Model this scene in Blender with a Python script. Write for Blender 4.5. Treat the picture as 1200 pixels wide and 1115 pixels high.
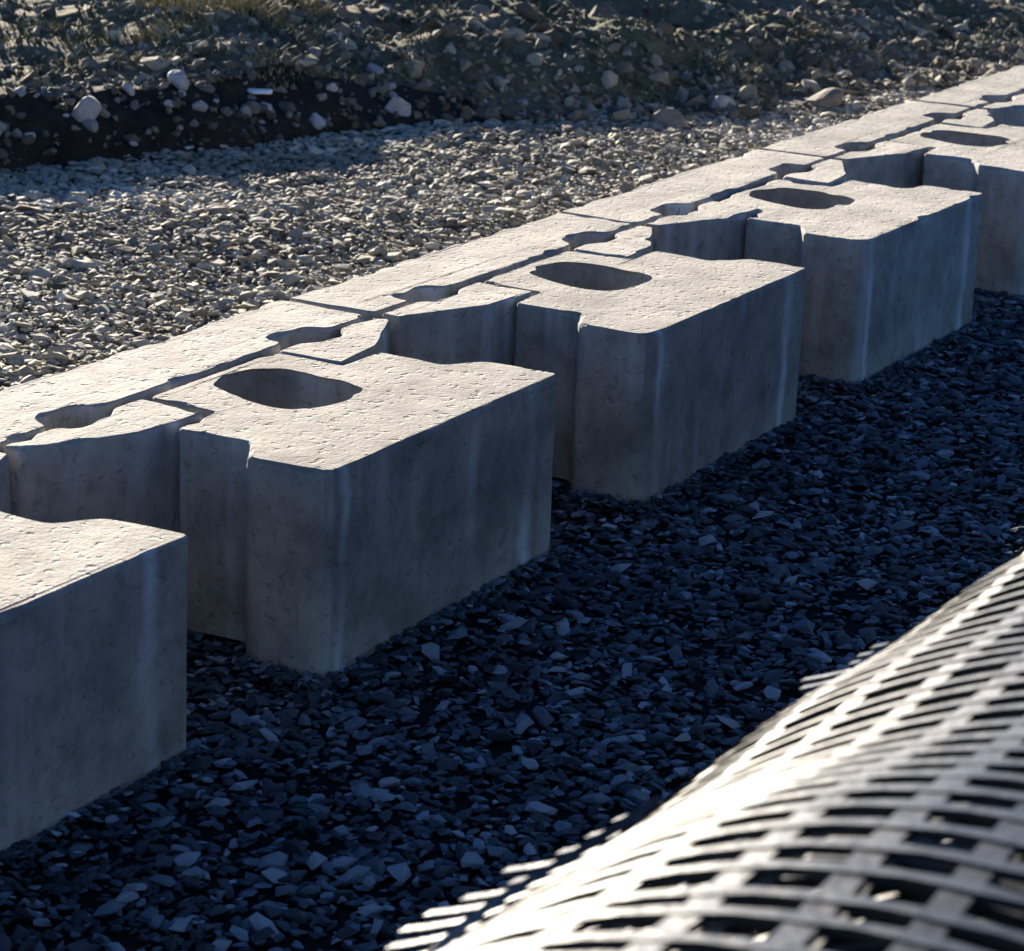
import bpy, bmesh, math, random
import numpy as np
from mathutils import Vector, Matrix
from mathutils.geometry import tessellate_polygon

for o in list(bpy.data.objects):
    bpy.data.objects.remove(o)
scn = bpy.context.scene
COL = scn.collection
S = 0.66                      # one wall block module in metres
R = math.radians
rng = np.random.default_rng(11)
random.seed(11)

# ------------------------------------------------------------------ camera
cam = bpy.data.cameras.new('camera')
cam.sensor_width = 36.0
cam.sensor_fit = 'HORIZONTAL'
cam.lens = 3088.5 / 1200.0 * 36.0
cam.clip_start = 0.05
cam.clip_end = 2000
co = bpy.data.objects.new('camera', cam)
COL.objects.link(co)
CR = Vector((0.48974272, -0.87088009, 0.04147221))
CU = Vector((0.23530406, 0.17782676, 0.95551538))
CF = Vector((0.83951418, 0.45819812, -0.29201098))
CP = Vector((-2.59083014, -1.87970175, 1.36754977)) * S
co.matrix_world = Matrix(((CR.x, CU.x, -CF.x, CP.x), (CR.y, CU.y, -CF.y, CP.y),
                          (CR.z, CU.z, -CF.z, CP.z), (0, 0, 0, 1)))
cam.dof.use_dof = True
cam.dof.focus_distance = 2.75
cam.dof.aperture_fstop = 22
scn.camera = co

# ------------------------------------------------------------------ sky, sun, exposure
SUN_EL, SUN_AZ = R(13.7), R(41.0)      # azimuth measured from +Y towards +X
w = bpy.data.worlds.new('World')
scn.world = w
w.use_nodes = True
nt = w.node_tree
sky = nt.nodes.new('ShaderNodeTexSky')
sky.sky_type = 'NISHITA'
sky.sun_disc = False
sky.sun_elevation = SUN_EL
sky.sun_rotation = SUN_AZ
sky.air_density = .6          # thin, clear winter air
sky.dust_density = 0.0
sky.ozone_density = 4.5
sky.altitude = 1500
bg = nt.nodes['Background']
bg.inputs[1].default_value = 0.05
nt.links.new(sky.outputs[0], bg.inputs[0])
sun = bpy.data.lights.new('sun', 'SUN')
sun.energy = 5.0
sun.angle = R(0.5)
sun.color = (1.0, 0.89, 0.74)
so = bpy.data.objects.new('sun', sun)
COL.objects.link(so)
sd = Vector((math.sin(SUN_AZ) * math.cos(SUN_EL), math.cos(SUN_AZ) * math.cos(SUN_EL), math.sin(SUN_EL)))
so.rotation_euler = sd.to_track_quat('Z', 'Y').to_euler()
so.location = sd * 30
scn.view_settings.view_transform = 'Standard'
scn.view_settings.look = 'None'
scn.view_settings.gamma = 1
scn.view_settings.use_curve_mapping = False
scn.view_settings.exposure = 2.0

# ------------------------------------------------------------------ helpers
def tag(o, label=None, cat=None, group=None, kind=None):
    if label: o['label'] = label
    if cat: o['category'] = cat
    if group: o['group'] = group
    if kind: o['kind'] = kind
    return o

def link(name, me, parent=None, loc=(0, 0, 0), rot=(0, 0, 0), sc=(1, 1, 1)):
    o = bpy.data.objects.new(name, me)
    COL.objects.link(o)
    o.location = loc
    o.rotation_euler = rot
    o.scale = sc
    if parent: o.parent = parent
    return o

def mesh_np(name, V, F, mat, tone=None, smooth=False):
    """V (n,3), F (m,k) constant k"""
    me = bpy.data.meshes.new(name)
    V = np.asarray(V, np.float32); F = np.asarray(F, np.int32)
    k = F.shape[1]
    me.vertices.add(len(V)); me.vertices.foreach_set('co', V.ravel())
    me.loops.add(F.size); me.loops.foreach_set('vertex_index', F.ravel())
    me.polygons.add(len(F))
    me.polygons.foreach_set('loop_start', np.arange(0, F.size, k, dtype=np.int32))
    me.polygons.foreach_set('use_smooth', np.full(len(F), smooth, dtype=bool))
    me.update(calc_edges=True)
    if tone is not None:
        a = me.attributes.new('tone', 'FLOAT', 'POINT')
        a.data.foreach_set('value', np.asarray(tone, np.float32))
    me.materials.append(mat)
    return me

_tab = rng.random((256, 256))
def vnoise(x, y):
    x = np.asarray(x, float); y = np.asarray(y, float)
    xi = np.floor(x).astype(int); yi = np.floor(y).astype(int)
    fx = x - xi; fy = y - yi
    fx = fx * fx * (3 - 2 * fx); fy = fy * fy * (3 - 2 * fy)
    g = lambda i, j: _tab[i % 256, j % 256]
    return ((g(xi, yi) * (1 - fx) + g(xi + 1, yi) * fx) * (1 - fy) +
            (g(xi, yi + 1) * (1 - fx) + g(xi + 1, yi + 1) * fx) * fy) * 2 - 1
def fbm(x, y, f=1.0, o=4, gain=.5):
    t = 0; a = 1
    for i in range(o):
        t = t + a * vnoise(x * f + 17.3 * i, y * f + 5.1 * i); f *= 2.03; a *= gain
    return t

# ------------------------------------------------------------------ materials
def nodes(name):
    m = bpy.data.materials.new(name); m.use_nodes = True
    n = m.node_tree
    b = n.nodes['Principled BSDF']
    return m, n, b
def N(n, t, **kw):
    x = n.nodes.new(t)
    for k, v in kw.items():
        if k.startswith('i_'):
            key = k[2:]
            key = int(key) if key.isdigit() else key
            x.inputs[key].default_value = v
        else: setattr(x, k, v)
    return x
def ramp(n, stops, fac):
    r = n.nodes.new('ShaderNodeValToRGB')
    e = r.color_ramp.elements
    while len(e) < len(stops): e.new(0.5)
    for el, (p, c) in zip(e, stops):
        el.position = p
        el.color = (*c, 1) if len(c) == 3 else c
    n.links.new(fac, r.inputs[0])
    return r
def mix(n, fac, a, b, mode='MIX'):
    x = n.nodes.new('ShaderNodeMix'); x.data_type = 'RGBA'; x.blend_type = mode
    for s, v in ((0, fac), (6, a), (7, b)):
        if hasattr(v, 'links') or isinstance(v, bpy.types.NodeSocket): n.links.new(v, x.inputs[s])
        else: x.inputs[s].default_value = v if s == 0 else (*v, 1)
    return x.outputs[2]

def concrete_mat():
    m, n, b = nodes('weathered_concrete')
    L = n.links.new
    tc = N(n, 'ShaderNodeTexCoord'); oi = N(n, 'ShaderNodeObjectInfo')
    off = N(n, 'ShaderNodeVectorMath', operation='SCALE'); off.inputs[0].default_value = (7.3, 3.1, 5.7)
    L(oi.outputs['Random'], off.inputs['Scale'])
    ad = N(n, 'ShaderNodeVectorMath', operation='ADD'); L(tc.outputs['Object'], ad.inputs[0]); L(off.outputs[0], ad.inputs[1])
    P = ad.outputs[0]
    n1 = N(n, 'ShaderNodeTexNoise', i_Scale=13.0, i_Detail=6.0, i_Roughness=.6); L(P, n1.inputs['Vector'])
    base = ramp(n, [(.32, (.23, .215, .19)), (.5, (.35, .335, .30)), (.68, (.45, .425, .37))], n1.outputs[0])
    n2 = N(n, 'ShaderNodeTexNoise', i_Scale=60.0, i_Detail=5.0, i_Roughness=.65); L(P, n2.inputs['Vector'])
    fine = ramp(n, [(.3, (.72, .71, .70)), (.55, (1, 1, 1)), (.75, (1.0, 1.0, 1.0))], n2.outputs[0])
    c = mix(n, .6, base.outputs[0], fine.outputs[0], 'MULTIPLY')
    # air holes
    n7 = N(n, 'ShaderNodeTexNoise', i_Scale=95.0, i_Detail=2.0, i_Roughness=.45); L(P, n7.inputs['Vector'])
    hol = ramp(n, [(.64, (0, 0, 0)), (.74, (.4, .4, .4))], n7.outputs[0])
    c = mix(n, hol.outputs[0], c, (.16, .15, .135))
    # damp and dust blotches
    n3 = N(n, 'ShaderNodeTexNoise', i_Scale=34.0, i_Detail=5.0, i_Roughness=.7); L(P, n3.inputs['Vector'])
    sp = ramp(n, [(.545, (0, 0, 0)), (.66, (.85, .85, .85))], n3.outputs[0])
    c = mix(n, sp.outputs[0], c, (.25, .235, .21))
    tv = N(n, 'ShaderNodeMapRange'); L(oi.outputs['Random'], tv.inputs[0]); tv.inputs[3].default_value = .84; tv.inputs[4].default_value = 1.06
    tc3 = N(n, 'ShaderNodeCombineColor')
    for q in range(3): L(tv.outputs[0], tc3.inputs[q])
    c = mix(n, 1.0, c, tc3.outputs[0], 'MULTIPLY')
    c_top = c
    # lime streaks that run down the upright faces
    mp = N(n, 'ShaderNodeMapping'); mp.inputs['Scale'].default_value = (24, 24, 1.3); L(P, mp.inputs['Vector'])
    n4 = N(n, 'ShaderNodeTexNoise', i_Scale=1.0, i_Detail=3.0, i_Roughness=.55); L(mp.outputs[0], n4.inputs['Vector'])
    st = ramp(n, [(.50, (0, 0, 0)), (.72, (.7, .7, .7))], n4.outputs[0])
    n5 = N(n, 'ShaderNodeTexNoise', i_Scale=7.0, i_Detail=3.0); L(P, n5.inputs['Vector'])
    st2 = ramp(n, [(.40, (0, 0, 0)), (.62, (1, 1, 1))], n5.outputs[0])
    geo = N(n, 'ShaderNodeNewGeometry'); sep = N(n, 'ShaderNodeSeparateXYZ'); L(geo.outputs['Normal'], sep.inputs[0])
    up = N(n, 'ShaderNodeMath', operation='LESS_THAN'); L(sep.outputs[2], up.inputs[0]); up.inputs[1].default_value = .6
    m1 = N(n, 'ShaderNodeMath', operation='MULTIPLY'); L(st.outputs[0], m1.inputs[0]); L(st2.outputs[0], m1.inputs[1])
    m2 = N(n, 'ShaderNodeMath', operation='MULTIPLY'); L(m1.outputs[0], m2.inputs[0]); L(up.outputs[0], m2.inputs[1])
    # lime runs below the two upper corners of the back face
    so_ = N(n, 'ShaderNodeSeparateXYZ'); L(tc.outputs['Object'], so_.inputs[0])
    wz = N(n, 'ShaderNodeTexNoise', i_Scale=11.0, i_Detail=4.0, i_Roughness=.65); L(P, wz.inputs['Vector'])
    tot = None
    for x0, wd in ((-.296, .020), (.255, .030)):
        a1 = N(n, 'ShaderNodeMath', operation='SUBTRACT'); L(so_.outputs[0], a1.inputs[0]); a1.inputs[1].default_value = x0 * S
        a2 = N(n, 'ShaderNodeMath', operation='MULTIPLY_ADD'); L(wz.outputs[0], a2.inputs[0]); a2.inputs[1].default_value = .05; L(a1.outputs[0], a2.inputs[2])
        a3 = N(n, 'ShaderNodeMath', operation='SUBTRACT'); L(a2.outputs[0], a3.inputs[0]); a3.inputs[1].default_value = .025
        a4 = N(n, 'ShaderNodeMath', operation='ABSOLUTE'); L(a3.outputs[0], a4.inputs[0])
        a5 = N(n, 'ShaderNodeMapRange', interpolation_type='SMOOTHSTEP'); L(a4.outputs[0], a5.inputs[0])
        a5.inputs[1].default_value = 0; a5.inputs[2].default_value = wd * S; a5.inputs[3].default_value = 1.0; a5.inputs[4].default_value = 0
        if tot is None: tot = a5.outputs[0]
        else:
            a6 = N(n, 'ShaderNodeMath', operation='MAXIMUM'); L(tot, a6.inputs[0]); L(a5.outputs[0], a6.inputs[1]); tot = a6.outputs[0]
    fr = N(n, 'ShaderNodeMath', operation='LESS_THAN'); L(sep.outputs[1], fr.inputs[0]); fr.inputs[1].default_value = -.5
    br = ramp(n, [(.36, (.15, .15, .15)), (.62, (1, 1, 1))], n5.outputs[0])
    m3 = N(n, 'ShaderNodeMath', operation='MULTIPLY'); L(tot, m3.inputs[0]); L(fr.outputs[0], m3.inputs[1])
    m4 = N(n, 'ShaderNodeMath', operation='MULTIPLY'); L(m3.outputs[0], m4.inputs[0]); L(br.outputs[0], m4.inputs[1])
    m5 = N(n, 'ShaderNodeMath', operation='MAXIMUM'); L(m4.outputs[0], m5.inputs[0]); L(m2.outputs[0], m5.inputs[1])
    side = mix(n, m5.outputs[0], c_top, (.58, .61, .62))
    L(side, b.inputs['Base Color'])
    b.inputs['Roughness'].default_value = .92
    b.inputs['Specular IOR Level'].default_value = .25
    # pits and grain
    pr = ramp(n, [(.59, (1, 1, 1)), (.72, (0, 0, 0))], n7.outputs[0])
    n6 = N(n, 'ShaderNodeTexNoise', i_Scale=220.0, i_Detail=4.0); L(P, n6.inputs['Vector'])
    b1 = N(n, 'ShaderNodeBump', i_Strength=.4, i_Distance=.004); L(pr.outputs[0], b1.inputs['Height'])
    b2 = N(n, 'ShaderNodeBump', i_Strength=.5, i_Distance=.0016); L(n6.outputs[0], b2.inputs['Height']); L(b1.outputs[0], b2.inputs['Normal'])
    b3 = N(n, 'ShaderNodeBump', i_Strength=.3, i_Distance=.004); L(n3.outputs[0], b3.inputs['Height']); L(b2.outputs[0], b3.inputs['Normal'])
    L(b3.outputs[0], b.inputs['Normal'])
    return m

def stone_mat(name, stops, use_attr=True, rough=.85, grain=160):
    m, n, b = nodes(name)
    L = n.links.new
    if use_attr:
        a = N(n, 'ShaderNodeAttribute', attribute_name='tone'); f = a.outputs['Fac']
    else:
        oi = N(n, 'ShaderNodeObjectInfo'); f = oi.outputs['Random']
    r = ramp(n, stops, f)
    tc = N(n, 'ShaderNodeTexCoord')
    nz = N(n, 'ShaderNodeTexNoise', i_Scale=grain, i_Detail=4.0, i_Roughness=.6); L(tc.outputs['Object'], nz.inputs['Vector'])
    g = ramp(n, [(.3, (.65, .65, .65)), (.7, (1.12, 1.12, 1.12))], nz.outputs[0])
    L(mix(n, .8, r.outputs[0], g.outputs[0], 'MULTIPLY'), b.inputs['Base Color'])
    b.inputs['Roughness'].default_value = rough
    b.inputs['Specular IOR Level'].default_value = .35
    bp = N(n, 'ShaderNodeBump', i_Strength=.6, i_Distance=.002); L(nz.outputs[0], bp.inputs['Height']); L(bp.outputs[0], b.inputs['Normal'])
    return m

def soil_mat(name, c1, c2, c3, sc=14):
    m, n, b = nodes(name)
    L = n.links.new
    tc = N(n, 'ShaderNodeTexCoord')
    a = N(n, 'ShaderNodeTexNoise', i_Scale=sc, i_Detail=8.0, i_Roughness=.65); L(tc.outputs['Object'], a.inputs['Vector'])
    d = N(n, 'ShaderNodeTexNoise', i_Scale=1.6, i_Detail=4.0, i_Roughness=.6); L(tc.outputs['Object'], d.inputs['Vector'])
    r = ramp(n, [(.35, c1), (.65, c2)], a.outputs[0])
    k = ramp(n, [(.45, (0, 0, 0)), (.65, (1, 1, 1))], d.outputs[0])
    L(mix(n, k.outputs[0], r.outputs[0], c3), b.inputs['Base Color'])
    b.inputs['Roughness'].default_value = .97
    b.inputs['Specular IOR Level'].default_value = .1
    bp = N(n, 'ShaderNodeBump', i_Strength=.9, i_Distance=.012); L(a.outputs[0], bp.inputs['Height']); L(bp.outputs[0], b.inputs['Normal'])
    return m

CONC = concrete_mat()
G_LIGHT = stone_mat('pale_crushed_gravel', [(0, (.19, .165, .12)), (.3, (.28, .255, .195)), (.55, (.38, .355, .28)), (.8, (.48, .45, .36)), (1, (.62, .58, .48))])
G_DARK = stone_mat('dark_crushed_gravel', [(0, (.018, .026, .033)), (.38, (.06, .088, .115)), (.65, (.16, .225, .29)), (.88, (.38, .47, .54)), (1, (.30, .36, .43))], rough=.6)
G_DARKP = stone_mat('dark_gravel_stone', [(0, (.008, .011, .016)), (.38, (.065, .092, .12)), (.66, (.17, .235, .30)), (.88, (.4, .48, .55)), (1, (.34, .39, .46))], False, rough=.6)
COBBLE = stone_mat('bank_cobble', [(0, (.09, .09, .08)), (.5, (.2, .2, .18)), (.85, (.36, .36, .34)), (1, (.5, .5, .49))], False, grain=60)
CLOD = stone_mat('earth_clod', [(0, (.07, .06, .042)), (.35, (.19, .17, .125)), (.6, (.31, .285, .215)), (.85, (.45, .42, .34)), (1, (.6, .58, .5))], True, rough=.95)
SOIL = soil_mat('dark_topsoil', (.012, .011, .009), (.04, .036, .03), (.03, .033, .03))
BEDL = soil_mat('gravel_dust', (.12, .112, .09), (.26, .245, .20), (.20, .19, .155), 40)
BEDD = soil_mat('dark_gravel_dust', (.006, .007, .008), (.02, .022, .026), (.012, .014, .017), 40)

def grid_mat():
    m, n, b = nodes('pale_plastic_grid')
    L = n.links.new
    tc = N(n, 'ShaderNodeTexCoord')
    a = N(n, 'ShaderNodeTexNoise', i_Scale=30.0, i_Detail=5.0, i_Roughness=.6); L(tc.outputs['Object'], a.inputs['Vector'])
    r = ramp(n, [(.3, (.012, .013, .013)), (.6, (.022, .024, .023)), (.8, (.04, .043, .042))], a.outputs[0])
    L(r.outputs[0], b.inputs['Base Color'])
    b.inputs['Roughness'].default_value = .41
    b.inputs['IOR'].default_value = 1.5
    b.inputs['Specular IOR Level'].default_value = .65
    bp = N(n, 'ShaderNodeBump', i_Strength=.6, i_Distance=.003); L(a.outputs[0], bp.inputs['Height']); L(bp.outputs[0], b.inputs['Normal'])
    return m
GRID = grid_mat()
def plain(name, col, rough=.9):
    m, n, b = nodes(name)
    tc = N(n, 'ShaderNodeTexCoord')
    a = N(n, 'ShaderNodeTexNoise', i_Scale=18.0, i_Detail=5.0); n.links.new(tc.outputs['Object'], a.inputs['Vector'])
    r = ramp(n, [(.3, tuple(c * .6 for c in col)), (.7, tuple(min(1, c * 1.25) for c in col))], a.outputs[0])
    n.links.new(r.outputs[0], b.inputs['Base Color'])
    b.inputs['Roughness'].default_value = rough
    return m
DRY = plain('dry_grass', (.30, .25, .12))
GREEN = plain('dull_green_weed', (.07, .09, .05))
WHITE = plain('white_plastic_scrap', (.85, .86, .88), .4)

# ------------------------------------------------------------------ terrain heights (block units)
TX = np.array([-40, -4, 2.91, 4.58, 4.9, 5.3, 6.0, 6.8, 9, 40])
TY = np.array([22, 5.6, 2.84, 2.26, 1.98, 1.62, 1.42, 1.25, 1.1, 1.0])
def bank_h(x, y):
    x = np.asarray(x, float); y = np.asarray(y, float)
    toe = np.interp(x, TX, TY)
    toe = toe + .05 * vnoise(x * 2.3, x * 0 + 3.3) + .03 * vnoise(x * 6.1, x * 0 + 9.1)
    s = (y - toe) * .93
    k = np.clip((x - 4.2) / 1.2, 0, 1)              # 0 = cut face, 1 = tipped spoil
    hb = .148 * (1 - .35 * k) + .02 * vnoise(x * 1.9, x * 0 + 1.7)
    run = .235 * (1 - k) + 1.15 * k
    u = np.clip(s / run, 0, 1)
    prof = (1 - k) * (u ** .8) + k * (u * u * (3 - 2 * u))
    h = hb * (1 + .15 * k) * prof
    rough = (.022 + .028 * k) * fbm(x, y, 3.1, 4, .55)
    h = h + rough * np.clip(s / .12, 0, 1)
    over = np.clip(s - run, 0, None)
    h = h + .03 * np.minimum(over, 6) + (.03 * vnoise(x * .9 + 4, y * .9) + .02) * np.clip(over / .5, 0, 1)
    # mounds on the terrace
    for mx, my, ra, ah in ((4.75, 3.25, .42, .10), (5.7, 3.0, .5, .06), (5.6, 2.2, .4, .05), (6.6, 1.9, .35, .045), (7.2, 2.7, .7, .05)):
        d2 = ((x - mx) ** 2 + (y - my) ** 2) / ra ** 2
        h = h + ah * np.exp(-d2) * np.clip(s / .2, 0, 1)
    h = np.where(s < 0, -.03 + np.maximum(s, -.2) * .3, h)
    return h, s
def flat_h(x, y):
    return .010 * fbm(x, y, 1.3, 3)

def sheet(name, x0, x1, y0, y1, nx, ny, hf, mat, smooth=True):
    xs = np.linspace(x0, x1, nx); ys = np.linspace(y0, y1, ny)
    X, Y = np.meshgrid(xs, ys)
    Z = hf(X, Y)
    V = np.stack([X, Y, Z], -1).reshape(-1, 3) * S
    i = np.arange(nx * ny).reshape(ny, nx)
    F = np.stack([i[:-1, :-1], i[:-1, 1:], i[1:, 1:], i[1:, :-1]], -1).reshape(-1, 4)
    return mesh_np(name, V, F, mat, smooth=smooth)

def fine(x, y):
    h = np.clip(flat_h(x, y), -.02, .02)
    d = np.maximum.reduce([-3 - x, x - 12, -3 - y, y - 6.5, x * 0])
    return (h - .012) * np.clip(1 - d, 0, 1) - .012 * np.clip(d, 0, 1) * 2
# one ground sheet, denser round the wall, out to the horizon
def graded(a, b, n, far):
    c = np.linspace(a, b, n); e = np.geomspace(.3, far, 16)
    return np.concatenate([a - e[::-1], c, b + e])
gx = graded(-3.5, 9, 180, 900); gy = graded(-3.5, 4, 120, 900)
X, Y = np.meshgrid(gx, gy)
inside = (X > -3.6) & (X < 9.1) & (Y > -3.6) & (Y < 4.1)
Z = np.where(inside, np.clip(flat_h(X, Y), -.02, .02) - .012, -.02)
V = np.stack([X, Y, Z], -1).reshape(-1, 3) * S
i = np.arange(X.size).reshape(X.shape)
F = np.stack([i[:-1, :-1], i[:-1, 1:], i[1:, 1:], i[1:, :-1]], -1).reshape(-1, 4)
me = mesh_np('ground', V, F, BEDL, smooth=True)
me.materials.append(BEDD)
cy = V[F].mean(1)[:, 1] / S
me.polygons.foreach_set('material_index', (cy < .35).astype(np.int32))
ground = tag(link('ground', me), kind='structure')

bank_top = lambda x, y: bank_h(x, y)[0]
bx = np.concatenate([-4 - np.geomspace(.3, 60, 12)[::-1], np.linspace(-4, 12, 520), 12 + np.geomspace(.3, 500, 16)])
vv = np.concatenate([np.linspace(-.2, 2.2, 190), np.linspace(2.25, 7, 60), 7 + np.geomspace(.5, 700, 20)])
BX, VV = np.meshgrid(bx, vv)
BY = np.interp(BX, TX, TY) + VV
BZ, BS = bank_h(BX, BY)
BZ = np.where(VV > 7, np.minimum(BZ, 99), BZ)
V = np.stack([BX, BY, BZ], -1).reshape(-1, 3) * S
i = np.arange(BX.size).reshape(BX.shape)
F = np.stack([i[:-1, :-1], i[:-1, 1:], i[1:, 1:], i[1:, :-1]], -1).reshape(-1, 4)
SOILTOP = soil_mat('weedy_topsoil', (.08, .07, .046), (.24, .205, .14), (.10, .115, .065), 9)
me = mesh_np('embankment', V, F, SOIL, smooth=True)
me.materials.append(SOILTOP)
sf = BS.reshape(-1)[F].mean(1)
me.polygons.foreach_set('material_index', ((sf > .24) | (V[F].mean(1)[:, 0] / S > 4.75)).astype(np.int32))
embankment = tag(link('embankment', me), kind='structure')

# ------------------------------------------------------------------ stones
def proto_stone(seed, npts=10, flat=.55, sub=0):
    r = random.Random(seed)
    bm = bmesh.new()
    for _ in range(npts):
        v = Vector((r.gauss(0, 1), r.gauss(0, 1), r.gauss(0, 1))).normalized()
        bm.verts.new((v.x * r.uniform(.85, 1.1), v.y * .72 * r.uniform(.85, 1.1), v.z * flat * r.uniform(.85, 1.1)))
    res = bmesh.ops.convex_hull(bm, input=bm.verts)
    bad = [g for g in res['geom_interior'] if isinstance(g, bmesh.types.BMVert)]
    if bad: bmesh.ops.delete(bm, geom=bad, context='VERTS')
    bmesh.ops.recalc_face_normals(bm, faces=bm.faces)
    if sub:
        bmesh.ops.bevel(bm, geom=list(bm.edges), offset=.09, segments=1, affect='EDGES')
        bmesh.ops.triangulate(bm, faces=bm.faces)
    bm.verts.ensure_lookup_table(); bm.verts.index_update()
    V = np.array([v.co[:] for v in bm.verts]); F = np.array([[v.index for v in f.verts] for f in bm.faces])
    bm.free()
    return V, F
PROT = [proto_stone(i, 9 + i % 4) for i in range(14)]
def rotm(az, tx, ty):
    ca, sa = np.cos(az), np.sin(az); cx, sx = np.cos(tx), np.sin(tx); c2, s2 = np.cos(ty), np.sin(ty)
    o = np.zeros(len(az)); l = np.ones(len(az))
    Rz = np.stack([ca, -sa, o, sa, ca, o, o, o, l], -1).reshape(-1, 3, 3)
    Rx = np.stack([l, o, o, o, cx, -sx, o, sx, cx], -1).reshape(-1, 3, 3)
    Ry = np.stack([c2, o, s2, o, l, o, -s2, o, c2], -1).reshape(-1, 3, 3)
    return Rz @ Rx @ Ry
def scatter(name, P, size, tone, mat, parent=None, tilt=.28, kind='stuff', shape=(1, 1, 1)):
    """P (n,3) block units; size (n,)"""
    Vs, Fs, Ts = [], [], []; base = 0
    idx = rng.integers(0, len(PROT), len(P))
    M = rotm(rng.uniform(0, 6.283, len(P)), rng.normal(0, tilt, len(P)), rng.normal(0, tilt, len(P)))
    for k, (pv, pf) in enumerate(PROT):
        s = np.where(idx == k)[0]
        if not len(s): continue
        v = np.einsum('nij,vj->nvi', M[s], pv * np.array(shape)) * size[s][:, None, None] + P[s][:, None, :]
        f = pf[None] + (np.arange(len(s)) * len(pv))[:, None, None] + base
        Vs.append(v.reshape(-1, 3)); Fs.append(f.reshape(-1, 3)); Ts.append(np.repeat(tone[s], len(pv)))
        base += len(s) * len(pv)
    V = np.concatenate(Vs) * S
    me = mesh_np(name, V, np.concatenate(Fs), mat, np.concatenate(Ts))
    return tag(link(name, me, parent), kind=kind)

# frustum test on the target frame, only to skip stones nobody could see from near this place
cr, cu, cf, cp = (np.array(v) for v in (CR, CU, CF, CP / S))
def inview(x, y, z=0, pad=.18):
    d = np.stack([x - cp[0], y - cp[1], z * np.ones_like(x) - cp[2]], -1)
    zz = d @ cf
    u = (d @ cr) / zz * 3088.5 / 600; v = (d @ cu) / zz * 3088.5 / 557.5
    return (np.abs(u) < 1 + pad) & (np.abs(v) < 1 + pad)

# dark gravel on the near side
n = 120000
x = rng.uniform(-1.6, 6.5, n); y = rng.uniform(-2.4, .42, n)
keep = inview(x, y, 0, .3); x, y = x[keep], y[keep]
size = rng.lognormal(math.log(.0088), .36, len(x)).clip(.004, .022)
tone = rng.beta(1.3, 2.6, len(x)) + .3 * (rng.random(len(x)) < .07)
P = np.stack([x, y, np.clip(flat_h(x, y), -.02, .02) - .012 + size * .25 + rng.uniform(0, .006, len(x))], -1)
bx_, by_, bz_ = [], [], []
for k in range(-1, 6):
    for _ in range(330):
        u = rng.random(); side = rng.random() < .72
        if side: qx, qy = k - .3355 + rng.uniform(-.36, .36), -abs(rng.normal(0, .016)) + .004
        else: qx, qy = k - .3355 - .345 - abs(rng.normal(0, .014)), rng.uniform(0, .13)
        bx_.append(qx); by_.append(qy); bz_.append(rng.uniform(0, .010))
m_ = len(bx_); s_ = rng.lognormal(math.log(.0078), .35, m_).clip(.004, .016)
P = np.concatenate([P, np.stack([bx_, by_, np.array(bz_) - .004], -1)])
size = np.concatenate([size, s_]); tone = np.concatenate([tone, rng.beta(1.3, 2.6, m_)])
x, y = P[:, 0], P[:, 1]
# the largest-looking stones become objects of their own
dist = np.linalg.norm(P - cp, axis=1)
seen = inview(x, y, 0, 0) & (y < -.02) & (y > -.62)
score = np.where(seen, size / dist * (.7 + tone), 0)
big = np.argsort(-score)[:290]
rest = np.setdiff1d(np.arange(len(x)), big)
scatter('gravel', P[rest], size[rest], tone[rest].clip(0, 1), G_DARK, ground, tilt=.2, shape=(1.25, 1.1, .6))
SM = []
for k in range(8):
    pv, pf = proto_stone(50 + k, 11 + k % 3)
    SM.append(mesh_np('stone', pv, pf, G_DARKP))
for j in big:
    s = size[j] * S * 1.08
    o = link('stone', SM[int(rng.integers(0, 8))], ground, tuple(P[j] * S + np.array([0, 0, .002])),
             (rng.normal(0, .2), rng.normal(0, .2), rng.uniform(0, 6.28)), (s * 1.15, s, s * .6))

# pale gravel beyond the wall
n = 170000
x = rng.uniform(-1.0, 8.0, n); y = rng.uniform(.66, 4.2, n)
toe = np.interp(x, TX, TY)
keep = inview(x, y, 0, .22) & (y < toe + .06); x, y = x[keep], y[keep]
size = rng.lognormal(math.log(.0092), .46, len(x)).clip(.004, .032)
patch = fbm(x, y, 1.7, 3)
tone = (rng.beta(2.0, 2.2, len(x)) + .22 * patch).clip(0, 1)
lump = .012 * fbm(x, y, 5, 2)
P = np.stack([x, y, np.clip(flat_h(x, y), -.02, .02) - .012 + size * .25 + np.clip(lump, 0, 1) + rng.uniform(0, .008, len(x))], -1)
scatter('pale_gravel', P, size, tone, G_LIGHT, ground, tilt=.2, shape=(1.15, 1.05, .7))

# rubble, clods and stones over the bank and terrace
n = 42000
x = rng.uniform(1.2, 10.5, n); y = np.interp(x, TX, TY) + rng.uniform(-.04, 1, n) ** 1.6 * 4.2
h, s = bank_h(x, y)
k = np.clip((x - 4.2) / 1.2, 0, 1)
dens = np.where(s < .22, .16 + .7 * k, .9 * np.exp(-(s - .25) * .8) + .08)
dens = dens * np.where((x < 4.2) & (s > .6), .45, 1)
keep = (rng.random(n) < dens) & inview(x, y, .2, .2) & (s > -.02)
x, y, h, s, k = (a[keep] for a in (x, y, h, s, k))
size = rng.lognormal(math.log(.0135), .5, len(x)).clip(.006, .055)
tone = (rng.beta(1.6, 2.6, len(x)) + .12 * fbm(x, y, 1.2, 2)).clip(0, 1)
tone = np.where((s < .25) & (k < .5), tone * .45, tone)
scatter('rubble', np.stack([x, y, h + size * .2], -1), size, tone, CLOD, embankment, .6)

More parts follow.
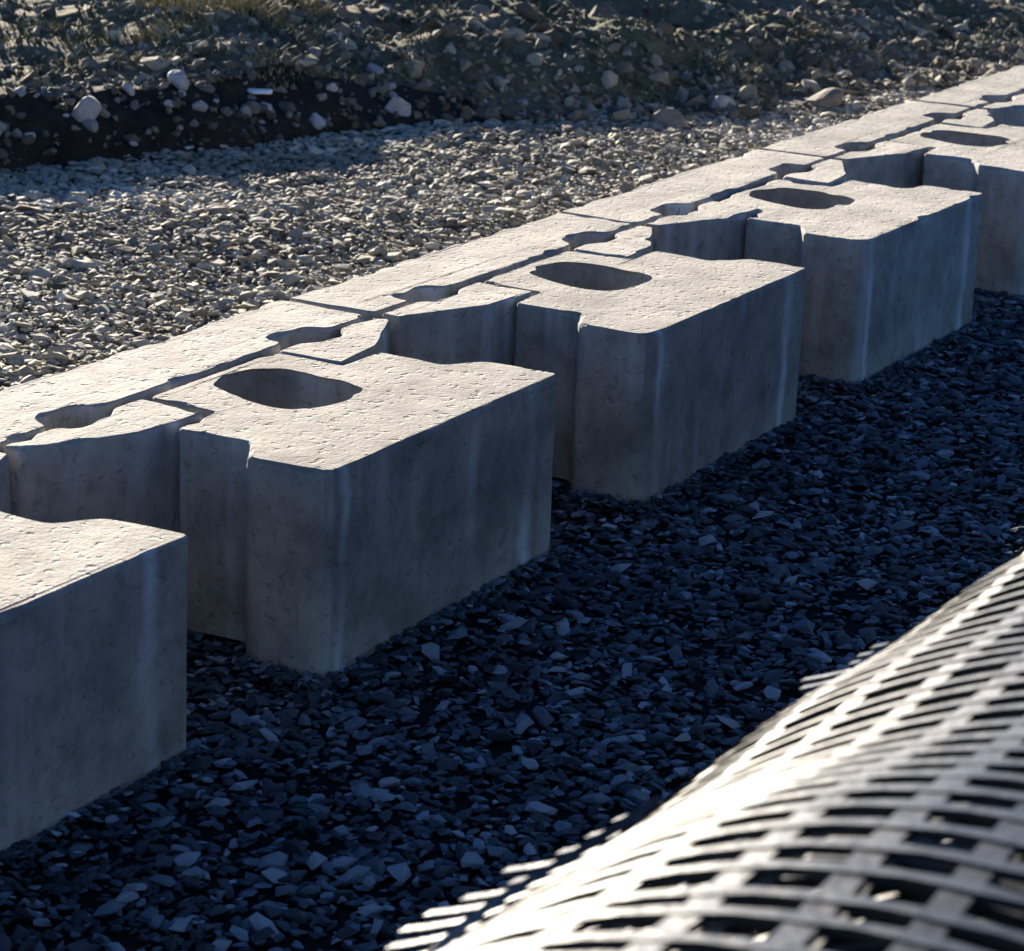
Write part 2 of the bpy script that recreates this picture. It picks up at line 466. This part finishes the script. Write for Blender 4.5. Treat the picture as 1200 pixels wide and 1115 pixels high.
# cobbles set in the cut face
CM = []
for q in range(7):
    pv, pf = proto_stone(90 + q, 14, .7, 1)
    CM.append(mesh_np('cobble', pv, pf, COBBLE))
cnt = 0
for _ in range(900):
    if cnt >= 130: break
    xx = rng.uniform(2.2, 5.4); ss = rng.uniform(.02, .25)
    yy = np.interp(xx, TX, TY) + ss
    if not inview(np.array([xx]), np.array([yy]), .1, .05)[0]: continue
    hh = float(bank_h(xx, yy)[0]); sz = float(np.clip(rng.lognormal(math.log(.020), .45), .010, .045))
    link('cobble', CM[int(rng.integers(0, 7))], embankment, (xx * S, yy * S, (hh + .2 * sz) * S),
         (rng.uniform(-.5, .9), rng.uniform(-.4, .4), rng.uniform(0, 6.28)), (sz * S, sz * S * rng.uniform(.7, 1), sz * S * rng.uniform(.8, 1.2)))
    cnt += 1

# clods and stones of the spoil that show singly
CLM = stone_mat('spoil_clod', [(0, (.09, .075, .05)), (.5, (.17, .145, .10)), (.85, (.25, .225, .17)), (1, (.40, .38, .32))], False, .95, 70)
KM = []
for q in range(8):
    pv, pf = proto_stone(140 + q, 18, .7, 0)
    KM.append(mesh_np('clod', pv, pf, CLM))
cnt = 0
for _ in range(3000):
    if cnt >= 165: break
    xx = rng.uniform(3.6, 8.2); ss = rng.uniform(.05, 1.0) ** 1.4 * 2.2
    yy = np.interp(xx, TX, TY) + ss
    if xx < 4.7 and (ss < .25 or rng.random() < .5): continue
    if not inview(np.array([xx]), np.array([yy]), .1, .03)[0]: continue
    hh = float(bank_h(xx, yy)[0]); sz = float(np.clip(rng.lognormal(math.log(.028), .45), .015, .08))
    link('clod', KM[int(rng.integers(0, 8))], embankment, (xx * S, yy * S, (hh + .25 * sz) * S),
         (rng.normal(0, .3), rng.normal(0, .3), rng.uniform(0, 6.28)), (sz * S, sz * S * rng.uniform(.7, 1), sz * S * rng.uniform(.7, 1.1)))
    cnt += 1

# big rocks one could pick out
def rock(seed, x, y, sz, label, mat, group=None, rz=None, squash=.75, lift=.35, npts=16):
    pv, pf = proto_stone(seed, npts, squash, 1)
    h, s = bank_h(x, y)
    z = float(h) if s > 0 else float(flat_h(x, y)) - .01
    me = mesh_np('rock', pv * sz * S, pf, mat, np.full(len(pv), .75))
    o = link('rock', me, None, (x * S, y * S, (z + lift * sz * squash) * S), (.15, -.1, rz if rz is not None else seed * 1.3))
    return tag(o, label, 'rock', group)
ROCKM = stone_mat('pale_rock', [(0, (.3, .3, .29)), (1, (.46, .46, .45))], False, grain=45)
ROCKD = stone_mat('brown_rock', [(0, (.13, .115, .09)), (1, (.24, .215, .17))], False, grain=45)
rock(201, 3.36, 2.80, .062, 'large pale oval boulder in the lower part of the dark earth bank', ROCKM, rz=.2)
rock(202, 3.78, 2.78, .052, 'pale pointed boulder right of the large oval one in the dark earth bank', ROCKM, rz=1.1)
rock(203, 3.05, 2.88, .034, 'small pale stone left of the large oval boulder in the earth bank', ROCKM)
rock(204, 3.0, 3.02, .036, 'greyish stone high in the left end of the dark earth bank', ROCKM)
rock(205, 4.42, 2.42, .06, 'broad grey boulder at the foot of the bank where the shadow narrows', ROCKM)
rock(206, 4.62, 2.62, .045, 'light wedge shaped rock on the lip of the bank near its middle', ROCKM)
rock(207, 1.55, 1.15, .085, 'brown grey rock lying on the pale gravel close behind the wall', ROCKD, rz=.5, squash=.55)
rock(208, 1.93, 1.16, .05, 'ochre stone beside the second wall joint on the pale gravel', ROCKD, squash=.5)
rock(209, 5.0, 1.75, .07, 'sunlit slanting rock at the left foot of the spoil heap', ROCKD)
rock(210, 5.35, 1.72, .055, 'pale upright rock on the flank of the spoil heap', ROCKM)
rock(211, 5.15, 1.30, .05, 'whitish stone on the gravel just beyond the wall near the spoil heap', ROCKM)
rock(212, 5.75, 1.52, .10, 'long dark brown slab of earth lying beside the wall at the spoil heap', ROCKD, rz=-.4, squash=.45)
rock(213, 6.1, 2.05, .07, 'brown rock near the crest of the spoil heap', ROCKD)
# ------------------------------------------------------------------ wall blocks
HB = .3036
def arc_corners(poly, radii, seg=4):
    out = []; n = len(poly)
    for i, (p, r) in enumerate(zip(poly, radii)):
        p = Vector(p)
        if r <= 0: out.append(p); continue
        a = (Vector(poly[i - 1]) - p).normalized(); c = (Vector(poly[(i + 1) % n]) - p).normalized()
        for t in range(seg + 1):
            u = t / seg
            q = (p + a * r) * (1 - u) ** 2 + p * 2 * u * (1 - u) + (p + c * r) * u * u
            out.append(q)
    return out
def densify(pl, step):
    out = []; n = len(pl)
    for i in range(n):
        a, b = pl[i], pl[(i + 1) % n]; d = (b - a).length
        k = max(1, int(d / step))
        for t in range(k): out.append(a.lerp(b, t / k))
    return out
def normals2(pl):
    n = len(pl); o = []
    for i in range(n):
        t = (pl[(i + 1) % n] - pl[i - 1])
        o.append(Vector((t.y, -t.x)).normalized())
    return o
def n1(a, b, c, seed):
    return float(vnoise(a + seed * 3.7, b + seed * 1.9 + c * .77))
def block_mesh(name, outer, holes, seed, H=HB, z0=0, step=.014, rough=.0016, rough_side=None, bw=.006, tilt=(0, 0), chip=1.0, mat=CONC):
    """outer is CCW in block units; holes are lists of points (CW)"""
    loops = [(densify(outer, step), 1)] + [(densify(h, step), 1) for h in holes]
    V = []; F = []; tops = []
    zs = [0.0, .25, .5, .75, .93]
    for pl, sg in loops:
        nr = normals2(pl); n = len(pl); first = len(V)
        rings = []
        rows = [(z * H, 0.0) for z in zs] + [(H - bw, 0), (H - bw * .35, .30), (H, 1.0)]
        for ri, (z, ins) in enumerate(rows):
            ring = []
            for i, (p, q) in enumerate(zip(pl, nr)):
                rr = rough * n1(p.x * 30, p.y * 30, z * 40, seed)
                if rough_side and q.y > .7: rr += rough_side * (n1(p.x * 14, z * 16, 0, seed + 5) + .6 * n1(p.x * 37, z * 40, 2, seed + 6))
                cz = max(0, n1(p.x * 26, p.y * 26, 1, seed + 2) - .22) * chip * 1.15     # chipped arrises
                inset = ins * bw * (.6 + 2.6 * cz)
                zz = z
                if ins == 0 and z > H * .94: zz = z - cz * .012
                if ins == .30: zz = z - cz * .006
                c = p + q * (rr - inset)
                top = .0010 * n1(p.x * 12, p.y * 12, 3, seed + 9) if ins > 0 else 0
                zz += top + (tilt[0] * p.x + tilt[1] * p.y) * (z / H)
                V.append((c.x, c.y, z0 + zz)); ring.append(len(V) - 1)
            rings.append(ring)
        for a, b in zip(rings[:-1], rings[1:]):
            for i in range(n):
                j = (i + 1) % n
                F.append((a[i], a[j], b[j], b[i]))
        tops.append(rings[-1])
    tri = tessellate_polygon([[Vector((V[i][0], V[i][1], 0)) for i in t] for t in tops])
    flat = [i for t in tops for i in t]
    for t in tri:
        a, b, c = (flat[i] for i in t)
        A, B, C_ = (Vector(V[i]) for i in (a, b, c))
        if (B - A).cross(C_ - A).z < 0: b, c = c, b
        F.append((a, b, c))
    me = bpy.data.meshes.new(name)
    me.from_pydata([tuple(c * S for c in v) for v in V], [], F)
    me.materials.append(mat)
    me.update()
    return me

ANCH = [(-.345, 0), (.345, 0), (.34, .135), (.275, .172), (.283, .295), (.178, .302), (.172, .43), (-.172, .43), (-.178, .302), (-.283, .295), (-.275, .172), (-.34, .135)]
ANR = [.040, .012, .02, .02, .012, .006, .02, .02, .006, .012, .02, .02]
HOLE = [(-.10, .255), (-.088, .31), (-.055, .385), (.0, .408), (.065, .392), (.09, .36), (.097, .30), (.085, .225), (.06, .197), (.0, .186), (-.05, .195), (-.088, .215)]
def V2(l): return [Vector(p) for p in l]
def smoothloop(pl, it=1):
    for _ in range(it):
        o = []
        for i in range(len(pl)):
            a, b = pl[i], pl[(i + 1) % len(pl)]
            o += [a.lerp(b, .25), a.lerp(b, .75)]
        pl = o
    return pl
anchor_info = {
    -3: ('concrete anchor block four places left of the centre one, out past the left frame edge', 0, 0, .0),
    -2: ('concrete anchor block three places left of the centre one, out past the left frame edge', 0, 0, .0),
    -1: ('concrete anchor block two places left of the centre one, out past the left frame edge', 0, 0, .0),
    0: ('nearest anchor block, cut off by the left edge, pale streak near its corner', 0.0, 0, .004),
    1: ('central concrete anchor block with the largest clear core hole on the wall', .002, .004, .012),
    2: ('second fully visible anchor block, right of the central one, with clean front corner', .000, .004, .004),
    3: ('third anchor block with a chipped near corner, running to the right edge', -.010, .008, -.01),
    4: ('farthest anchor block showing, only its core hole and neck in at the right edge', 0, 0, 0),
    5: ('anchor block past the right frame edge, next after the farthest one showing', 0, 0, 0),
    6: ('anchor block past the right frame edge, second after the farthest one showing', 0, 0, 0),
    7: ('anchor block past the right frame edge, third after the farthest one showing', 0, 0, 0)}
for k, (lab, dx, dy, rz) in anchor_info.items():
    if k in (4, ): dx = 0
    outer = arc_corners(ANCH, ANR)
    if k == 3:   # chipped near corner
        outer = arc_corners(ANCH, [.06] + ANR[1:])
    hc = Vector((0, .295)); hole = arc_corners([tuple(hc + (p - hc) * 1.09) for p in V2(HOLE)], [.018] * len(HOLE), 3)[::-1]
    me = block_mesh('anchor_block', outer, [hole], 40 + k, chip=1.6 if k == 3 else 1.0, tilt=(rng.normal(0, .002), rng.normal(0, .002)))
    cx = k - .3355
    o = link('anchor_block', me, None, ((cx + dx) * S, dy * S, (-.004 + rng.normal(0, .0008)) * S), (0, 0, rz))
    tag(o, lab, 'concrete block', 'anchor blocks along the back of the retaining wall')

JX = .1455
PANEL = [(.006, .446), (.128, .446), (.146, .484), (.238, .490), (.262, .450), (.5, .447), (.738, .450), (.762, .490), (.854, .484), (.872, .446), (.994, .446), (.994, .622), (.006, .622)]
EARL = [(.012, .400), (.030, .392), (.188, .322), (.327, .309), (.331, .430), (.268, .432), (.225, .408), (.150, .412), (.126, .434), (.012, .434)]
face_lab = {
    -3: 'third face block past the left frame edge',
    -2: 'second face block past the left frame edge',
    -1: 'face block cut by the left edge, behind the nearest anchor block',
    0: 'long face block directly behind the central anchor block',
    1: 'long face block directly behind the second anchor block',
    2: 'long face block directly behind the third, chipped anchor block',
    3: 'farthest face block in view, running to the right edge below the spoil heap',
    4: 'face block past the right frame edge, first after the farthest one in view',
    5: 'face block past the right frame edge, second after the farthest one in view',
    6: 'face block past the right frame edge, third after the farthest one in view'}
for k, lab in face_lab.items():
    e = bpy.data.objects.new('face_block', None); COL.objects.link(e)
    e.location = ((k + JX) * S, rng.normal(0, .002) * S, rng.normal(0, .0008) * S)
    e.rotation_euler = (0, 0, rng.normal(0, .002))
    tag(e, lab, 'concrete block', 'face blocks along the far side of the wall')
    g = .0
    pan = arc_corners(PANEL, [.016, .01, .012, .02, .02, 0, .02, .02, .012, .01, .016, .008, .008], 3)
    link('panel', block_mesh('panel', pan, [], 80 + k, rough_side=.006, rough=.002), e)
    ear = arc_corners(EARL, [.006, .01, .01, .008, .012, .01, .01, .01, .01, .006], 3)
    link('interlock_lug', block_mesh('interlock_lug', ear, [], 120 + k, rough=.002), e)
    er = [Vector((1 - p.x, p.y)) for p in ear][::-1]
    # the right lug stops a little shorter
    er = [Vector((1 - (1 - p.x) * .93, p.y)) for p in er]
    link('interlock_lug', block_mesh('interlock_lug', er, [], 160 + k, rough=.002), e)
    # web that ties the lugs to the panel below the top grooves
    web = [Vector(p) for p in ((.03, .425), (.122, .425), (.122, .46), (.03, .46))]
    wb = block_mesh('web', web, [], 200 + k, H=HB * .82)
    link('web', wb, e)
    link('web', wb, e, (.846 * S, 0, 0))

# ------------------------------------------------------------------ geogrid roll
RC = dict(yc=-1.577, zc=.272, th=.011, tilt=-.056, r=.5)
def roll_pt(X, t, dr=0.0, wob=True):
    r = RC['r'] + dr
    if wob: r += .007 * math.sin(X * 3.1 + t * 2) + .005 * math.sin(X * 7.3 - t * 5) + .0025 * math.sin(X * 19 + t * 3)
    ax = np.array([math.cos(RC['th']), math.sin(RC['th']), RC['tilt']])
    nr = np.array([-math.sin(RC['th']), math.cos(RC['th']), 0])
    st = math.sin(t)
    z = r * st if st > 0 else (RC['zc'] + RC['tilt'] * X - .004 + dr) * st
    return np.array([0, RC['yc'], RC['zc']]) + ax * X + nr * r * math.cos(t) + np.array([0, 0, 1.]) * z
def ribbon(paths, w, th, axis_fn):
    """rectangular-section strip along a path of points; width vec = axis * w"""
    V = []; F = []
    for path in paths:
        b = len(V); n = len(path)
        for i, (p, wd, up) in enumerate(path):
            for a, c in ((-1, -1), (1, -1), (1, 1), (-1, 1)):
                V.append(p + wd * a * .5 + up * c * .5)
        for i in range(n - 1):
            for q in range(4):
                r_ = (q + 1) % 4
                F.append((b + i * 4 + q, b + i * 4 + r_, b + (i + 1) * 4 + r_, b + (i + 1) * 4 + q))
        F.append((b + 3, b + 2, b + 1, b)); e = b + (n - 1) * 4; F.append((e, e + 1, e + 2, e + 3))
    me = bpy.data.meshes.new('m')
    me.from_pydata([tuple(v * S) for v in V], [], F)
    me.materials.append(GRID)
    for p in me.polygons: p.use_smooth = False
    me.update()
    return me
AX = np.array([1, 0, RC['tilt']])
PITCH, BARP = .031, .058
def rib_path(X, t0, t1, dr, w, th, jit=0, seg=5.0, flare=0, drf=None):
    n = max(2, int(math.degrees(t1 - t0) / seg) + 1); out = []
    for i in range(n):
        t = t0 + (t1 - t0) * i / (n - 1)
        xj = X + jit * math.sin(t * 3 + X * 5)
        d_ = dr + (drf(t, xj) if drf else 0)
        p = roll_pt(xj, t, d_)
        up = roll_pt(xj, t, d_ + th) - p
        k = ((t - T0) * RC['r'] / BARP - .012 * 0) % 1.0 - .5          # distance to the nearest crossbar
        out.append((p, AX * w * (1 + flare * math.exp(-(k / .2) ** 2)), up))
    return out
def bar_path(t, x0, x1, dr, w, th, seg=.05, drf=None):
    n = max(2, int((x1 - x0) / seg)); out = []
    for i in range(n + 1):
        X = x0 + (x1 - x0) * i / n
        tt = t + .012 * math.sin(X * 2.3 + t * 9)
        d_ = dr + (drf(tt, X) if drf else 0)
        p = roll_pt(X, tt, d_)
        tg = roll_pt(X, tt + .02, d_) - p; tg = tg / np.linalg.norm(tg)
        up = roll_pt(X, tt, d_ + th) - p
        out.append((p, tg * w, up))
    return out
roll = bpy.data.objects.new('geogrid_roll', None); COL.objects.link(roll)
roll.location = (0, RC['yc'] * S, 0)
tag(roll, 'loosely wound roll of pale plastic geogrid glaring white in the sun at the lower right', 'geogrid roll')
off = (0, -RC['yc'] * S, 0)
T0, T1 = R(-25), R(205)
X0, X1 = -1.85, 2.4
nx = int((X1 - X0) / PITCH)
far_paths = []
for i in range(nx):
    X = X0 + i * PITCH + rng.normal(0, .0015)
    pth = rib_path(X, T0, T1, 0, .0076, .0055, .003, 2.2, .9)
    if X < .15:
        link('rib', ribbon([pth], 0, 0, None), roll, off)
    else: far_paths.append(pth)
tag(link('far_ribs', ribbon(far_paths, 0, 0, None), roll, off), kind='stuff')
nb = int((T1 - T0) * RC['r'] / BARP)
for j in range(nb):
    t = T0 + (j + .5) * BARP / RC['r']
    link('crossbar', ribbon([bar_path(t, X0, X1, -.0008, .016, .0050)], 0, 0, None), roll, off)
inner_gap = lambda t, X: -.032 * min(1, max(0, (t - R(55)) / R(35))) + .005 * math.sin(t * 6 + X * 9)
for l, dr in enumerate((-.020, -.085)):
    paths = []
    for i in range(nx):
        X = X0 + i * PITCH + .017 * (l + 1) + rng.normal(0, .002)
        paths.append(rib_path(X, T0, T1, dr, .0065, .005, .003, 5, .6, inner_gap))
    for j in range(nb):
        t = T0 + (j + .5) * BARP / RC['r'] + .05 * (l + 1)
        paths.append(bar_path(t, X0, X1, dr - .001, .018, .006, .1, inner_gap))
    tag(link('inner_wrap', ribbon(paths, 0, 0, None), roll, off), kind='stuff')
# loose torn edges of the outer wrap standing off the far side
def flap(x0, x1, t0, n_b, name='loose_edge'):
    paths = []
    m = int((x1 - x0) / PITCH)
    for i in range(m + 1):
        X = x0 + i * PITCH; ln = (.018 + .03 * rng.random()) * math.sin(math.pi * (i + .7) / (m + 1.4)) + .008
        p0 = roll_pt(X, t0); tg = roll_pt(X, t0 - .02) - p0; tg = tg / np.linalg.norm(tg)
        nrm = roll_pt(X, t0, .01) - p0; nrm = nrm / np.linalg.norm(nrm)
        path = []
        for q in range(5):
            u = q / 4
            path.append((p0 + tg * ln * u + nrm * (.004 + ln * .6 * u ** 1.3) + AX * (-.03 * u), AX * .011, nrm * .005))
        paths.append(path)
    for b in range(n_b):
        path = []
        for q in range(2 * m + 1):
            X = x0 + (x1 - x0) * q / (2 * m)
            p0 = roll_pt(X, t0); tg = roll_pt(X, t0 - .02) - p0; tg = tg / np.linalg.norm(tg)
            nrm = roll_pt(X, t0, .01) - p0; nrm = nrm / np.linalg.norm(nrm)
            d = (.02 + .03 * b) * math.sin(math.pi * (q + .5) / (2 * m + 1))
            path.append((p0 + tg * d + nrm * (.006 + d * .4) - AX * .01, tg * .014, nrm * .006))
        paths.append(path)
    link(name, ribbon(paths, 0, 0, None), roll, off)
flap(-.78, -.54, R(38), 1)
flap(-1.40, -1.08, R(37), 1)

# ------------------------------------------------------------------ dry grass and scraps
def tuft(cx, cy, n, hgt, spread, lean=.5):
    V = []; F = []
    for _ in range(n):
        a = rng.uniform(0, 6.28); r = spread * math.sqrt(rng.random())
        x = cx + r * math.cos(a); y = cy + r * math.sin(a); z = float(bank_h(x, y)[0]) - .004
        hh = hgt * rng.uniform(.5, 1.1); d = rng.uniform(0, 6.28); l = lean * hh * rng.uniform(.4, 1.5)
        ww = .0035 * rng.uniform(.6, 1.4); b = len(V); px, py = -math.sin(d) * ww, math.cos(d) * ww
        for u in (0, .5, 1):
            ox = math.cos(d) * l * u * u; oy = math.sin(d) * l * u * u; zz = z + hh * (u - .25 * u * u)
            k = 1 - .85 * u
            V += [(x + ox - px * k, y + oy - py * k, zz), (x + ox + px * k, y + oy + py * k, zz)]
        F += [(b, b + 1, b + 3, b + 2), (b + 2, b + 3, b + 5, b + 4)]
    return V, F
def grass(name, spots, mat, n, hgt, spread):
    V = []; F = []
    for (x, y) in spots:
        v, f = tuft(x, y, n, hgt * rng.uniform(.7, 1.3), spread); b = len(V)
        V += v; F += [tuple(q + b for q in t) for t in f]
    return mesh_np(name, np.array(V) * S, np.array(F), mat)
sp = [(4.75 + rng.normal(0, .22), 3.2 + rng.normal(0, .14)) for _ in range(26)]
tag(link('dry_grass', grass('dry_grass', sp, DRY, 70, .07, .07)), 'straw coloured dry grass clump on the mound behind the earth bank', 'grass', kind='stuff')
sp = []
for _ in range(900):
    xx = rng.uniform(3.0, 10); ss = rng.uniform(.3, 4.5); yy = np.interp(xx, TX, TY) + ss
    if inview(np.array([xx]), np.array([yy]), .2, .1)[0] and fbm(np.array(xx), np.array(yy), .8, 2) > (-.5 if xx < 4.6 else .0): sp.append((xx, yy))
tag(link('weeds', grass('weeds', sp, GREEN, 40, .05, .09)), 'dull green weeds scattered over the waste ground behind the bank', 'weeds', kind='stuff')
sp = [(x + rng.normal(0, .15), y + rng.normal(0, .1)) for (x, y) in sp[::4]]
tag(link('straw', grass('straw', sp, DRY, 30, .045, .08)), 'thin pale straw among the weeds behind the bank', 'grass', kind='stuff')

pv, pf = proto_stone(301, 12, .4, 0)
h = float(bank_h(3.55, 2.62)[0])
tag(link('plastic_scrap', mesh_np('plastic_scrap', pv * .022 * S, pf, WHITE), None, (3.53 * S, 2.56 * S, .02 * S), (.2, .1, .4)),
    'small bluish white scrap lying in the shadow at the foot of the bank', 'litter')
pv, pf = proto_stone(302, 12, .25, 0)
h = float(bank_h(4.02, 2.66)[0])
tag(link('white_board_scrap', mesh_np('white_board_scrap', pv * np.array([.06, .03, .04]) * S, pf, WHITE), None, (4.02 * S, 2.66 * S, (h + .014) * S), (.1, 0, -.9)),
    'thin white scrap catching the sun on the lip of the bank', 'litter')
